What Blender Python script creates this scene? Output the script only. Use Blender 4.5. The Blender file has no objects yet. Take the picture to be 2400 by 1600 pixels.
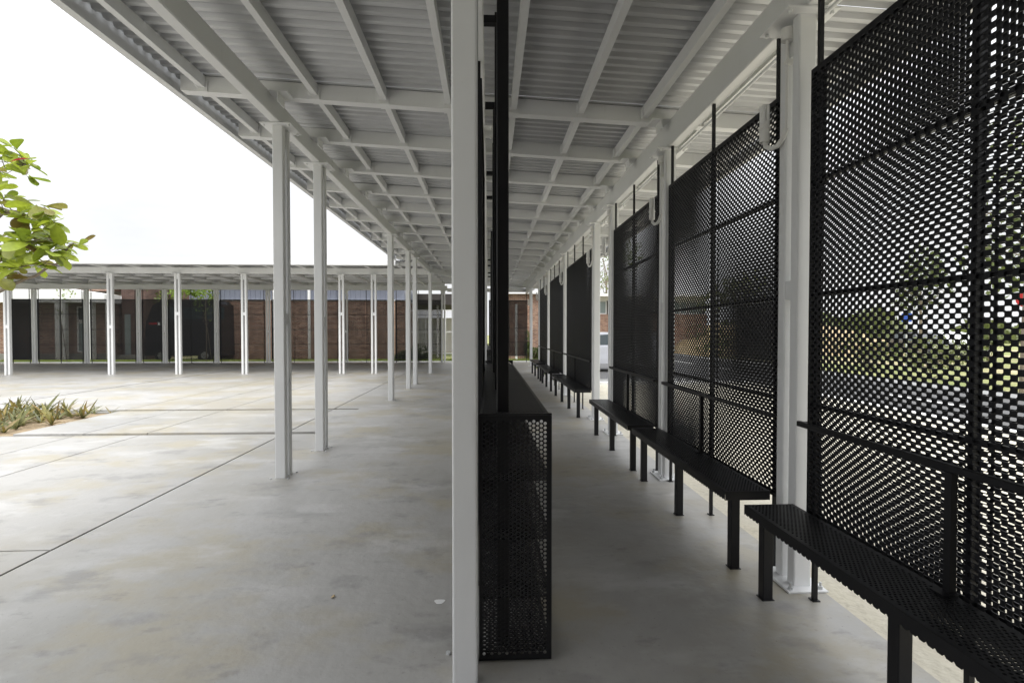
import bpy, bmesh, math, random
import numpy as np
from mathutils import Vector, Matrix
R = math.radians
random.seed(7); rng = np.random.default_rng(7)
S = bpy.context.scene
COL = S.collection

# ------------------------------------------------------------------ camera, sky, sun, exposure
cam = bpy.data.cameras.new('camera'); co = bpy.data.objects.new('camera', cam); COL.objects.link(co)
co.location = (0, 0, 1.5); co.rotation_euler = (R(90 - 1.12), 0, R(-2.58))
cam.sensor_width = 36; cam.lens = 18.0; cam.clip_end = 2000; cam.clip_start = 0.02
S.camera = co
SUN_EL, SUN_AZ = 58, 172          # azimuth clockwise from +Y: behind the camera, a little to the left
W = bpy.data.worlds.new('World'); S.world = W; W.use_nodes = True
nt = W.node_tree; nt.nodes.clear()
N = lambda t, **k: (lambda n: [setattr(n, a, b) for a, b in k.items()] and n or n)(nt.nodes.new(t))
out = N('ShaderNodeOutputWorld'); bg = N('ShaderNodeBackground'); bg.inputs[1].default_value = 0.1
sky = N('ShaderNodeTexSky'); sky.sky_type = 'NISHITA'; sky.sun_disc = False
sky.sun_elevation = R(SUN_EL); sky.sun_rotation = R(SUN_AZ); sky.dust_density = 3; sky.air_density = 1.5
tc = N('ShaderNodeTexCoord'); sep = N('ShaderNodeSeparateXYZ'); nt.links.new(tc.outputs['Generated'], sep.inputs[0])
# overcast deck: three times brighter overhead than at the horizon, soft cloud structure
mr = N('ShaderNodeMapRange'); mr.inputs[1].default_value = 0; mr.inputs[2].default_value = 1
mr.inputs[3].default_value = 8.4; mr.inputs[4].default_value = 38
sq = N('ShaderNodeMath', operation='POWER'); sq.inputs[1].default_value = 2.0; sq.use_clamp = True; nt.links.new(sep.outputs[2], sq.inputs[0]); nt.links.new(sq.outputs[0], mr.inputs[0])
mp = N('ShaderNodeMapping'); mp.inputs['Scale'].default_value = (1.3, 1.3, 3.6); nt.links.new(tc.outputs['Generated'], mp.inputs[0])
cn = N('ShaderNodeTexNoise'); cn.inputs['Scale'].default_value = 1.9; cn.inputs['Detail'].default_value = 7; cn.inputs['Roughness'].default_value = .55
nt.links.new(mp.outputs[0], cn.inputs['Vector'])
cr = N('ShaderNodeMapRange'); cr.inputs[1].default_value = .3; cr.inputs[2].default_value = .7; cr.inputs[3].default_value = .86; cr.inputs[4].default_value = 1.12
nt.links.new(cn.outputs[0], cr.inputs[0])
mu = N('ShaderNodeMath', operation='MULTIPLY'); nt.links.new(mr.outputs[0], mu.inputs[0]); nt.links.new(cr.outputs[0], mu.inputs[1])
tint = N('ShaderNodeMix', data_type='RGBA', blend_type='MULTIPLY'); tint.inputs[0].default_value = 1
tint.inputs[6].default_value = (.985, 1.0, 1.025, 1); nt.links.new(mu.outputs[0], tint.inputs[7])
mx = N('ShaderNodeMix', data_type='RGBA'); mx.inputs[0].default_value = .93
nt.links.new(sky.outputs[0], mx.inputs[6]); nt.links.new(tint.outputs[2], mx.inputs[7])
nt.links.new(mx.outputs[2], bg.inputs[0]); nt.links.new(bg.outputs[0], out.inputs[0])
sl = bpy.data.lights.new('sun', 'SUN'); sl.energy = 1.5; sl.angle = R(20); sl.color = (1, .96, .9)
so = bpy.data.objects.new('sun', sl); COL.objects.link(so)
_d = Vector((math.sin(R(SUN_AZ)) * math.cos(R(SUN_EL)), math.cos(R(SUN_AZ)) * math.cos(R(SUN_EL)), math.sin(R(SUN_EL))))
so.rotation_euler = _d.to_track_quat('Z', 'Y').to_euler(); so.location = (0, 0, 30)
S.view_settings.view_transform = 'Standard'; S.view_settings.look = 'None'
S.view_settings.exposure = 0.3; S.view_settings.gamma = 1; S.view_settings.use_curve_mapping = False
try:
    S.cycles.max_bounces = 10; S.cycles.diffuse_bounces = 6; S.cycles.transparent_max_bounces = 12
except Exception: pass

# ------------------------------------------------------------------ materials
def mat(name, base, rough=.6, metal=0, spec=.5, noise=None, bump=None, coords='pos', extra=None):
    m = bpy.data.materials.new(name); m.use_nodes = True
    t = m.node_tree; b = t.nodes['Principled BSDF']
    b.inputs['Base Color'].default_value = (*base, 1); b.inputs['Roughness'].default_value = rough
    b.inputs['Metallic'].default_value = metal; b.inputs['Specular IOR Level'].default_value = spec
    def vec():
        if coords == 'pos': return t.nodes.new('ShaderNodeNewGeometry').outputs['Position']
        return t.nodes.new('ShaderNodeTexCoord').outputs['Object']
    if noise:                                     # list of (scale, detail, lo, hi, colour, strength)
        cur = None
        for (sc, det, lo, hi, colr, st) in noise:
            n = t.nodes.new('ShaderNodeTexNoise'); n.inputs['Detail'].default_value = det; n.inputs['Roughness'].default_value = .62
            if isinstance(sc, tuple):
                mpn = t.nodes.new('ShaderNodeMapping'); mpn.inputs['Scale'].default_value = sc[1:]; n.inputs['Scale'].default_value = sc[0]
                t.links.new(vec(), mpn.inputs[0]); t.links.new(mpn.outputs[0], n.inputs['Vector'])
            else:
                n.inputs['Scale'].default_value = sc; t.links.new(vec(), n.inputs['Vector'])
            r = t.nodes.new('ShaderNodeMapRange'); r.inputs[1].default_value = lo; r.inputs[2].default_value = hi
            r.inputs[3].default_value = 0; r.inputs[4].default_value = st; t.links.new(n.outputs[0], r.inputs[0])
            x = t.nodes.new('ShaderNodeMix'); x.data_type = 'RGBA'
            t.links.new(r.outputs[0], x.inputs[0]); x.inputs[7].default_value = (*colr, 1)
            if cur is None: x.inputs[6].default_value = (*base, 1)
            else: t.links.new(cur, x.inputs[6])
            cur = x.outputs[2]
        t.links.new(cur, b.inputs['Base Color'])
    if bump:
        sc, det, dist = bump
        n = t.nodes.new('ShaderNodeTexNoise'); n.inputs['Scale'].default_value = sc; n.inputs['Detail'].default_value = det
        t.links.new(vec(), n.inputs['Vector']); bp = t.nodes.new('ShaderNodeBump'); bp.inputs['Strength'].default_value = 1
        bp.inputs['Distance'].default_value = dist; t.links.new(n.outputs[0], bp.inputs['Height']); t.links.new(bp.outputs[0], b.inputs['Normal'])
    return m

def brick_mat(name, c1, c2, mortar, axis='X'):
    m = bpy.data.materials.new(name); m.use_nodes = True; t = m.node_tree; b = t.nodes['Principled BSDF']
    g = t.nodes.new('ShaderNodeNewGeometry'); s = t.nodes.new('ShaderNodeSeparateXYZ'); c = t.nodes.new('ShaderNodeCombineXYZ')
    t.links.new(g.outputs['Position'], s.inputs[0])
    ad = t.nodes.new('ShaderNodeMath'); ad.operation = 'ADD'; t.links.new(s.outputs[0], ad.inputs[0]); t.links.new(s.outputs[1], ad.inputs[1])
    t.links.new(ad.outputs[0], c.inputs[0]); t.links.new(s.outputs[2], c.inputs[1])
    k = t.nodes.new('ShaderNodeTexBrick'); k.inputs['Scale'].default_value = 1; k.inputs['Brick Width'].default_value = .225; k.inputs['Row Height'].default_value = .075
    k.inputs['Mortar Size'].default_value = .008; k.inputs['Color1'].default_value = (*c1, 1); k.inputs['Color2'].default_value = (*c2, 1); k.inputs['Mortar'].default_value = (*mortar, 1)
    t.links.new(c.outputs[0], k.inputs['Vector'])
    n = t.nodes.new('ShaderNodeTexNoise'); n.inputs['Scale'].default_value = 2.5; n.inputs['Detail'].default_value = 6; t.links.new(g.outputs['Position'], n.inputs['Vector'])
    r = t.nodes.new('ShaderNodeMapRange'); r.inputs[1].default_value = .3; r.inputs[2].default_value = .7; r.inputs[3].default_value = .75; r.inputs[4].default_value = 1.25; t.links.new(n.outputs[0], r.inputs[0])
    x = t.nodes.new('ShaderNodeMix'); x.data_type = 'RGBA'; x.blend_type = 'MULTIPLY'; x.inputs[0].default_value = 1
    t.links.new(k.outputs[0], x.inputs[6]); t.links.new(r.outputs[0], x.inputs[7]); t.links.new(x.outputs[2], b.inputs['Base Color'])
    b.inputs['Roughness'].default_value = .9
    bp = t.nodes.new('ShaderNodeBump'); bp.inputs['Distance'].default_value = .01; t.links.new(k.outputs[1], bp.inputs['Height']); bp.invert = True; t.links.new(bp.outputs[0], b.inputs['Normal'])
    return m

def leaf_mat(name, cols, rough=.45, trans=.45):
    m = bpy.data.materials.new(name); m.use_nodes = True; t = m.node_tree; b = t.nodes['Principled BSDF']
    o = t.nodes.new('ShaderNodeObjectInfo'); ramp = t.nodes.new('ShaderNodeValToRGB'); e = ramp.color_ramp.elements
    while len(e) < len(cols): e.new(.5)
    for i, (p, c) in enumerate(cols): e[i].position = p; e[i].color = (*c, 1)
    t.links.new(o.outputs['Random'], ramp.inputs[0])
    n = t.nodes.new('ShaderNodeTexNoise'); n.inputs['Scale'].default_value = 14; n.inputs['Detail'].default_value = 4
    tcn = t.nodes.new('ShaderNodeTexCoord'); t.links.new(tcn.outputs['Object'], n.inputs['Vector'])
    r = t.nodes.new('ShaderNodeMapRange'); r.inputs[1].default_value = .3; r.inputs[2].default_value = .7; r.inputs[3].default_value = .7; r.inputs[4].default_value = 1.2; t.links.new(n.outputs[0], r.inputs[0])
    x = t.nodes.new('ShaderNodeMix'); x.data_type = 'RGBA'; x.blend_type = 'MULTIPLY'; x.inputs[0].default_value = 1
    t.links.new(ramp.outputs[0], x.inputs[6]); t.links.new(r.outputs[0], x.inputs[7])
    t.links.new(x.outputs[2], b.inputs['Base Color']); b.inputs['Roughness'].default_value = rough
    tr = t.nodes.new('ShaderNodeBsdfTranslucent'); t.links.new(x.outputs[2], tr.inputs[0])
    ms = t.nodes.new('ShaderNodeMixShader'); ms.inputs[0].default_value = trans
    t.links.new(b.outputs[0], ms.inputs[1]); t.links.new(tr.outputs[0], ms.inputs[2])
    t.links.new(ms.outputs[0], t.nodes['Material Output'].inputs[0])
    return m

M = {}
M['steel'] = mat('white_painted_steel', (.755, .76, .76), .40, noise=[(1.7, 5, .35, .75, (.69, .695, .695), .6), ((9, 1, 1, .12), 4, .62, .8, (.55, .55, .53), .35), (40, 3, .68, .8, (.5, .48, .44), .3)], bump=(180, 2, .0004))
M['ceil'] = mat('corrugated_sheet', (.53, .537, .55), .36, metal=.2, noise=[(.9, 5, .35, .7, (.47, .475, .48), .7), ((6, .15, 1, 1), 4, .52, .72, (.38, .38, .38), .5)])
M['black'] = mat('black_powder_coat', (.009, .009, .0105), .42, spec=.32, noise=[(3, 5, .5, .75, (.015, .015, .016), .5), (55, 3, .7, .8, (.05, .047, .043), .3)], bump=(400, 2, .0003))
M['black_mesh'] = mat('black_perforated_metal', (.008, .0083, .0105), .45, spec=.3, noise=[(2, 4, .45, .75, (.014, .014, .017), .6)])
M['conc'] = mat('trowelled_concrete', (0.370, 0.361, 0.344), .46, spec=.5, noise=[
    (.36, 7, .46, .58, (0.292, 0.282, 0.258), .85), ((.8, 1, 1.3, 1), 8, .50, .60, (0.344, 0.301, 0.202), .6), ((1.25, .8, 1.5, 1), 9, .53, .64, (0.445, 0.438, 0.424), .75),
    ((1.9, .9, 1.4, 1), 10, .56, .66, (0.215, 0.210, 0.204), .6), (.24, 5, .50, .62, (0.288, 0.258, 0.194), .6), ((4.5, .7, 1.3, 1), 11, .60, .69, (0.181, 0.176, 0.168), .5),
    ((11, 1, 1, 1), 9, .62, .70, (0.421, 0.413, 0.396), .4), (30, 5, .62, .72, (0.189, 0.181, 0.163), .4), (85, 2, .705, .76, (0.043, 0.039, 0.034), .9)], bump=(9, 10, .005))
M['conc_dark'] = mat('channel_concrete', (.22, .215, .20), .8, noise=[(3, 6, .4, .7, (.18, .175, .16), .8), (30, 4, .6, .8, (.36, .35, .33), .6)], bump=(20, 6, .006))
M['joint'] = mat('dark_joint', (.06, .058, .052), .9, noise=[(8, 5, .4, .7, (.12, .11, .09), .7)])
M['apron'] = mat('sandy_concrete', (.56, .53, .44), .85, noise=[(.8, 6, .4, .7, (.55, .50, .38), .7), (4, 8, .5, .72, (.36, .32, .25), .6), (30, 5, .55, .75, (.28, .25, .2), .5)], bump=(22, 8, .012))
M['asph'] = mat('asphalt', (.085, .085, .088), .85, noise=[(.6, 5, .4, .7, (.085, .083, .08), .8), (60, 3, .55, .75, (.13, .13, .125), .6)], bump=(90, 4, .004))
M['paint'] = mat('road_paint', (.72, .72, .7), .7, noise=[(6, 6, .55, .75, (.4, .4, .38), .6)])
M['soil'] = mat('sandy_soil', (.27, .20, .12), .95, noise=[(3, 7, .4, .7, (.40, .32, .21), .8), (18, 6, .5, .75, (.16, .10, .06), .7)], bump=(14, 9, .04))
M['grass_soil'] = mat('grass_ground', (.20, .235, .07), .9, noise=[(.22, 6, .42, .62, (.28, .27, .11), .8), (.16, 5, .48, .62, (.48, .38, .24), .85), (5, 6, .45, .7, (.09, .125, .03), .7)], bump=(12, 8, .06))
M['bank'] = mat('orange_earth', (.36, .27, .15), .95, noise=[(1.2, 7, .4, .7, (.46, .38, .24), .8), (9, 6, .5, .75, (.25, .15, .06), .6)], bump=(5, 8, .1))
M['brick'] = brick_mat('red_brick', (.19, .085, .055), (.36, .21, .14), (.42, .38, .33))
M['brick_dk'] = brick_mat('dark_brick', (.10, .055, .045), (.14, .075, .06), (.16, .14, .125))
M['white'] = mat('white_render', (.78, .78, .77), .8, noise=[(1.2, 6, .45, .75, (.66, .66, .64), .6)])
M['clad'] = mat('blue_grey_cladding', (.20, .215, .27), .45, noise=[(1.2, 5, .4, .7, (.17, .185, .235), .6)])
M['dark'] = mat('dark_timber', (.035, .03, .028), .7, noise=[(4, 5, .4, .7, (.06, .05, .045), .6)])
M['glass'] = mat('window_glass', (.03, .045, .05), .06, spec=.8)
M['greyglass'] = mat('pale_window', (.24, .29, .29), .15, spec=.8)
M['silver'] = mat('silver_car_paint', (.52, .53, .57), .28, metal=.55, spec=.6)
M['grey_car'] = mat('dark_grey_car_paint', (.07, .072, .08), .25, metal=.3, spec=.6)
M['white_car'] = mat('white_car_paint', (.75, .75, .75), .25, spec=.6)
M['van'] = mat('black_van_paint', (.02, .02, .024), .25, spec=.6)
M['rubber'] = mat('tyre_rubber', (.02, .02, .02), .85)
M['alloy'] = mat('wheel_alloy', (.5, .5, .52), .35, metal=.8)
M['red'] = mat('red_sign', (.42, .02, .025), .4); M['blue'] = mat('blue_sign', (.03, .09, .42), .4)
M['lampwhite'] = mat('white_plastic', (.78, .77, .74), .35); M['bulb'] = mat('bulb_glass', (.82, .82, .8), .2, spec=.7)
M['bark'] = mat('bark', (.17, .135, .10), .9, noise=[(12, 7, .4, .7, (.28, .24, .19), .8)], bump=(30, 6, .01), coords='obj')
M['galv'] = mat('galvanised_bar', (.62, .63, .64), .4, metal=.4)
M['leaf'] = leaf_mat('almond_leaf', [(0, (.16, .22, .02)), (.3, (.31, .38, .03)), (.62, (.40, .48, .05)), (.82, (.20, .27, .035)), (.955, (.26, .24, .05)), (1, (.17, .11, .03))])
M['redleaf'] = leaf_mat('old_red_leaf', [(0, (.30, .015, .03)), (1, (.25, .02, .03))])
M['agave'] = leaf_mat('strap_leaf', [(0, (.13, .14, .05)), (.35, (.19, .20, .08)), (.6, (.33, .28, .07)), (.8, (.36, .25, .09)), (1, (.17, .21, .16))], rough=.5, trans=.2)
M['bush'] = leaf_mat('shrub_leaf', [(0, (.10, .13, .04)), (.5, (.14, .18, .05)), (1, (.20, .22, .09))], trans=.3)
M['lime'] = leaf_mat('lime_leaf', [(0, (.16, .25, .03)), (1, (.24, .32, .05))], trans=.5)
M['grass'] = leaf_mat('grass_blade', [(0, (.17, .22, .045)), (1, (.20, .25, .06))], trans=.4)

# ------------------------------------------------------------------ mesh helpers
class MB:
    def __init__(s): s.v = []; s.f = []
    def add(s, vs, fs):
        o = len(s.v); s.v += [tuple(x) for x in vs]; s.f += [tuple(o + i for i in f) for f in fs]
    def box(s, x0, x1, y0, y1, z0, z1):
        s.add([(x0,y0,z0),(x1,y0,z0),(x1,y1,z0),(x0,y1,z0),(x0,y0,z1),(x1,y0,z1),(x1,y1,z1),(x0,y1,z1)],
              [(3,2,1,0),(4,5,6,7),(0,1,5,4),(1,2,6,5),(2,3,7,6),(3,0,4,7)])
    def bbox(s, x0, x1, y0, y1, z0, z1, c=.006):          # box with a chamfer along every edge
        bm = bmesh.new(); bmesh.ops.create_cube(bm, size=1)
        for v in bm.verts: v.co = ((x0+x1)/2+v.co.x*(x1-x0), (y0+y1)/2+v.co.y*(y1-y0), (z0+z1)/2+v.co.z*(z1-z0))
        bmesh.ops.bevel(bm, geom=bm.edges[:], offset=c, segments=1, affect='EDGES', profile=.5)
        bm.verts.index_update(); s.add([v.co[:] for v in bm.verts], [[v.index for v in f.verts] for f in bm.faces]); bm.free()
    def rtube(s, w, d, r, z0, z1, cx=0, cy=0, seg=3):     # upright tube with rounded corners
        P = []
        for (sx, sy, a0) in ((1,1,0),(-1,1,90),(-1,-1,180),(1,-1,270)):
            for k in range(seg+1):
                a = R(a0 + 90*k/seg); P.append((cx+sx*(w/2-r)+r*math.cos(a), cy+sy*(d/2-r)+r*math.sin(a)))
        n = len(P); s.add([(x,y,z0) for x,y in P]+[(x,y,z1) for x,y in P],
              [(i,(i+1)%n,n+(i+1)%n,n+i) for i in range(n)]+[tuple(range(n-1,-1,-1)), tuple(range(n,2*n))])
    def cyl(s, p0, p1, r0, r1=None, n=8, cap=True):
        r1 = r0 if r1 is None else r1
        p0 = Vector(p0); p1 = Vector(p1); d = (p1-p0).normalized(); a = d.orthogonal().normalized(); b = d.cross(a)
        ring = lambda p, r: [tuple(p+(a*math.cos(6.28318*i/n)+b*math.sin(6.28318*i/n))*r) for i in range(n)]
        s.add(ring(p0,r0)+ring(p1,r1), [(i,(i+1)%n,n+(i+1)%n,n+i) for i in range(n)]+([tuple(range(n-1,-1,-1)), tuple(range(n,2*n))] if cap else []))
    def path(s, pts, rad, n=7):
        pts = [Vector(p) for p in pts]; rings = []; up = Vector((.13,.31,.94))
        for i, p in enumerate(pts):
            d = (pts[min(i+1,len(pts)-1)]-pts[max(i-1,0)]).normalized(); a = d.cross(up).normalized(); b = a.cross(d)
            r = rad[i] if isinstance(rad, (list, tuple)) else rad
            rings += [tuple(p+(a*math.cos(6.28318*k/n)+b*math.sin(6.28318*k/n))*r) for k in range(n)]
        m = len(pts); s.add(rings, [(i*n+k, i*n+(k+1)%n, (i+1)*n+(k+1)%n, (i+1)*n+k) for i in range(m-1) for k in range(n)]+[tuple(range(n-1,-1,-1)), tuple(range((m-1)*n, m*n))])
    def hexbolt(s, x, y, z, r=.014, h=.016):
        s.cyl((x,y,z),(x,y,z+h),r,n=6); s.cyl((x,y,z+h),(x,y,z+h+.022),r*.5,n=6)
    def mesh(s, name, m):
        me = bpy.data.meshes.new(name); me.from_pydata(s.v, [], s.f); me.update()
        if m: me.materials.append(m)
        return me
    def build(s, name, m, parent=None, **k):
        return link(name, s.mesh(name, m), parent, **k)

def link(name, me, parent=None, loc=None, rz=None, scale=None):
    o = bpy.data.objects.new(name, me); COL.objects.link(o)
    if parent: o.parent = parent
    if loc is not None: o.location = loc
    if rz is not None: o.rotation_euler = (0,0,rz)
    if scale is not None: o.scale = scale
    return o
def tag(o, label=None, cat=None, group=None, kind=None):
    if label: o['label'] = label
    if cat: o['category'] = cat
    if group: o['group'] = group
    if kind: o['kind'] = kind
    return o
def thing(name, loc=(0,0,0), rz=0, **k):
    o = bpy.data.objects.new(name, None); COL.objects.link(o); o.location = loc; o.rotation_euler = (0,0,rz); o.empty_display_size = .1
    return tag(o, **k)
def copy_tree(o, parent=None):
    c = o.copy(); COL.objects.link(c); c.parent = parent
    for ch in list(o.children): copy_tree(ch, c)
    return c

def perf(name, w, h, CW, CV, hw, hh, material, phase=0, n=8, mx=.012, swap=False, t=0):
    """sheet in the local xz plane, w wide and h high, with staggered punched holes; every hole is cut out of the mesh"""
    if swap: w, h = h, w
    x0 = mx + (0 if swap else phase % (2*CW)); ncol = int((w-mx-x0)/CW); rows = int((h-.008-CV*(.5+(phase % CV)/CV) if swap else h-.02-CV/2)/CV)
    zm = .004 + phase % CV if swap else (h-rows*CV-CV/2)/2
    V = []; F = []
    def quad(xa, xb, za, zb):
        if xb-xa < 1e-5 or zb-za < 1e-5: return
        o = len(V); V.extend([(xa,0,za),(xb,0,za),(xb,0,zb),(xa,0,zb)]); F.append((o,o+1,o+2,o+3))
    quad(0, x0, 0, h); quad(x0+ncol*CW, w, 0, h)
    ang = [2*math.pi*(k+.5)/n for k in range(n)]
    if hw == hh: hole = [(hw*math.cos(a), hh*math.sin(a)) for a in ang]
    else:                                                     # rounded, slightly six-sided slot
        hole = [(hw, hh*.62),(hw*.30, hh),(-hw*.30, hh),(-hw, hh*.62),(-hw,-hh*.62),(-hw*.30,-hh),(hw*.30,-hh),(hw,-hh*.62)]
        hole = [(hw*.99, hh*.68),(hw*.58, hh),(-hw*.58, hh),(-hw*.99, hh*.68),(-hw*.99,-hh*.68),(-hw*.58,-hh),(hw*.58,-hh),(hw*.99,-hh*.68)]
    for i in range(ncol):
        xa = x0+i*CW; xb = xa+CW; xc = (xa+xb)/2; off = zm+(i % 2)*CV/2
        cells = [(off+j*CV, off+(j+1)*CV, 1) for j in range(rows)]
        for (ca, cb) in ((0, off), (off+rows*CV, h)):         # left-over ends take a shorter hole
            if swap and cb-ca > .012: cells.append((ca, cb, min(1, ((cb-ca)/2-.002)/hh)))
            else: quad(xa, xb, ca, cb)
        for (za, zb, kq) in cells:
            zc = (za+zb)/2; o = len(V)
            V.extend([(xb,0,zb),(xa,0,zb),(xa,0,za),(xb,0,za)]); V.extend([(xc+a,0,zc+b*kq) for a, b in hole])
            c = o; q = o+4
            F.extend([(c,q,q+1),(c+1,q+2,q+3),(c+2,q+4,q+5),(c+3,q+6,q+7),(c,q+1,q+2,c+1),(c+1,q+3,q+4,c+2),(c+2,q+5,q+6,c+3),(c+3,q+7,q,c)])
    if t:                                                    # real metal thickness: second face plus the wall of every hole
        m = len(V); V = [(p[0],-t/2,p[2]) for p in V]+[(p[0],t/2,p[2]) for p in V]
        W_ = [(f[0]+4+k, f[0]+4+(k+1) % 8, m+f[0]+4+(k+1) % 8, m+f[0]+4+k) for f in F if len(f) == 3 and f[1] == f[0]+4 for k in range(8)]
        F = F+[tuple(m+i for i in f[::-1]) for f in F]+W_
    if swap: V = [(p[2], p[1], p[0]) for p in V]; F = [f[::-1] for f in F]
    me = bpy.data.meshes.new(name); me.from_pydata(V, [], F); me.materials.append(material); me.update()
    return me

# ------------------------------------------------------------------ ground and paving
b = MB(); n = 24
b.add([(220*math.cos(6.28318*i/n), 220*math.sin(6.28318*i/n), -.16) for i in range(n)], [tuple(range(n))])
tag(b.build('ground', M['grass_soil']), kind='structure')
b = MB(); b.box(-41, 1.925, -14, 25.55, -.15, -.055); tag(b.build('slab_bed', M['joint']), kind='structure')
# concrete paving: every slab its own piece, open joints between them, two shallow drain channels
pave = thing('pavement', kind='structure')
YB = [(-14,-8),(-8,-2),(-2,3.62),(3.63,7.60),(7.77,9.95),(10.10,14.2),(14.21,18.5),(18.51,25.5)]
XB = [(-5.04,-3.012),(-5.945,-5.05),(-6.95,-5.953),(-10.03,-6.96),(-14,-10.08),(-18,-14.01),(-22,-18.01),(-26,-22.01),(-30,-26.01),(-41,-30.01)]
for (xa, xb) in XB:
    for (ya, yb) in YB:
        if (xa, ya) == (-10.03, 7.77): continue
        b = MB(); j = .003; b.box(xa+j, xb-j, ya+j, yb-j, -.05, 0); b.build('slab', M['conc'], pave)
for (ya, yb) in ((7.60,7.77),(9.95,10.10)):
    b = MB(); b.box(-41, -2.5, ya-.01, yb+.01, -.052, -.028); b.build('drain_channel', M['conc_dark'], pave)
b = MB(); ys = [-14,7.60,7.77,9.95,10.10,18.5]
for i in range(5):
    xa = -2.52 if i in (1, 3) else -2.994
    b.box(xa, 1.93, ys[i], ys[i+1], -.05, 0)
b.box(-2.994, 1.93, 18.506, 25.5, -.05, 0)
tag(b.build('walkway_floor', M['conc']), kind='structure')
b = MB(); b.box(-41, 3.2, 25.52, 25.72, -.12, .02); tag(b.build('kerb', M['white']), kind='structure')
b = MB(); b.box(1.935, 7.7, -20, 14.7, -.15, -.045); tag(b.build('apron', M['apron']), kind='structure')
b = MB(); b.box(7.85, 12.4, -30, 70, -.155, -.10); b.box(2.2, 7.85, 14.85, 26.5, -.155, -.10); tag(b.build('road', M['asph']), kind='structure')
b = MB(); b.box(7.7, 7.85, -30, 14.85, -.15, .03); b.box(1.935, 7.7, 14.7, 14.85, -.15, .03); tag(b.build('road_kerb', M['white']), kind='structure')
b = MB(); b.box(12.4, 12.55, -30, 70, -.15, .03); tag(b.build('verge_kerb', M['white']), kind='structure')
b = MB()
for y in (16.2, 16.75): b.box(2.3, 7.6, y, y+.11, -.1, -.096)
for k in range(12): b.box(10.05, 10.17, -10+k*5, -7.5+k*5, -.1, -.096)
tag(b.build('road_marking', M['paint']), kind='structure')
# small marks on the floor
b = MB()
b.add([(-.275+.028*math.cos(a)*(1+.25*math.sin(3*a)), 2.83+.03*math.sin(a)*(1+.2*math.cos(2*a)), .002) for a in [6.28318*i/14 for i in range(14)]], [tuple(range(14))])
tag(b.build('paint_splash', M['white']), 'small splash of white paint on the floor beside the near column', 'splash')
b = MB(); b.add([(-.895,2.9,.002),(-.875,2.89,.01),(-.868,2.908,.006),(-.88,2.92,.012),(-.888,2.925,.003)], [(0,1,2,3,4)])
tag(b.build('dry_leaf', M['bank']), 'tiny dry brown leaf lying on the walkway floor', 'leaf')

# ------------------------------------------------------------------ canopy over the walkway
ZR = lambda x: 3.79 - .05*(x+2.135)          # underside of the rafters
RB = [2.87-1.15*3*k for k in range(5,0,-1)] + [2.87, 5.19+.0] + [5.19+1.15*k for k in range(1,18)]
RAFT = [y for y in RB]
can = thing('walkway_canopy', label='white steel canopy with corrugated roof over the walkway, running away from the camera', cat='canopy')
PUR = [-2.77,-1.70,-1.03,-.40,.25,.92,1.57,2.22,2.86]
def sloped(mb, xa, xb, ya, yb, z0, z1):
    za, zb = ZR(xa), ZR(xb)
    mb.add([(xa,ya,za+z0),(xb,ya,zb+z0),(xb,yb,zb+z0),(xa,yb,za+z0),(xa,ya,za+z1),(xb,ya,zb+z1),(xb,yb,zb+z1),(xa,yb,za+z1)],
           [(3,2,1,0),(4,5,6,7),(0,1,5,4),(1,2,6,5),(2,3,7,6),(3,0,4,7)])
for y in RAFT:
    b = MB(); x0 = -2.98 if y < 17.3 else -2.1
    sloped(b, x0, 2.98, y-.05, y+.05, 0, .15); b.build('rafter', M['steel'], can)
seg = {}
for i in range(len(RAFT)-1):
    ya, yb = RAFT[i]+.052, RAFT[i+1]-.052
    for x in PUR:
        if x < -2 and ya > 17: continue
        L = yb-ya; key = (round(L,3))
        if key not in seg:
            q = MB(); q.box(-.028,.028,0,L,.035,.146); q.box(-.045,-.0285,0,.07,.03,.12); q.box(-.045,-.0285,L-.07,L,.03,.12)
            q.box(-.05,.05,.0,.012,.0,.1); q.box(-.05,.05,L-.012,L,.0,.1)
            seg[key] = q.mesh('purlin', M['steel'])
        link('purlin', seg[key], can, (x, ya, ZR(x)))
b = MB(); b.bbox(-2.185,-2.085,-14,18.6,3.592,ZR(-2.135)-.002,.008); b.build('beam', M['steel'], can)
b = MB(); b.bbox(1.782,1.882,-14,24.9,3.332,ZR(1.83)-.004,.008); b.build('beam', M['steel'], can)
b = MB(); b.bbox(-.155,-.035,-14,18.6,3.56,ZR(-.03)-.004,.006); b.build('beam', M['steel'], can)
b = MB(); b.bbox(-2.0,1.775,24.72,24.82,3.40,3.57,.006); b.build('beam', M['steel'], can)
# stub plates where rafters sit on the beams
pl = MB(); pl.box(-.09,.09,-.08,.08,0,.012); pl.box(-.006,.006,-.08,.08,-.09,0); pm = pl.mesh('bracket', M['steel'])
for y in RAFT:
    if -1 < y < 18:
        for x, sx in ((-2.085,1),(1.782,-1)): link('bracket', pm, can, (x+sx*.09, y-.135, ZR(x)-.02))
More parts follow.
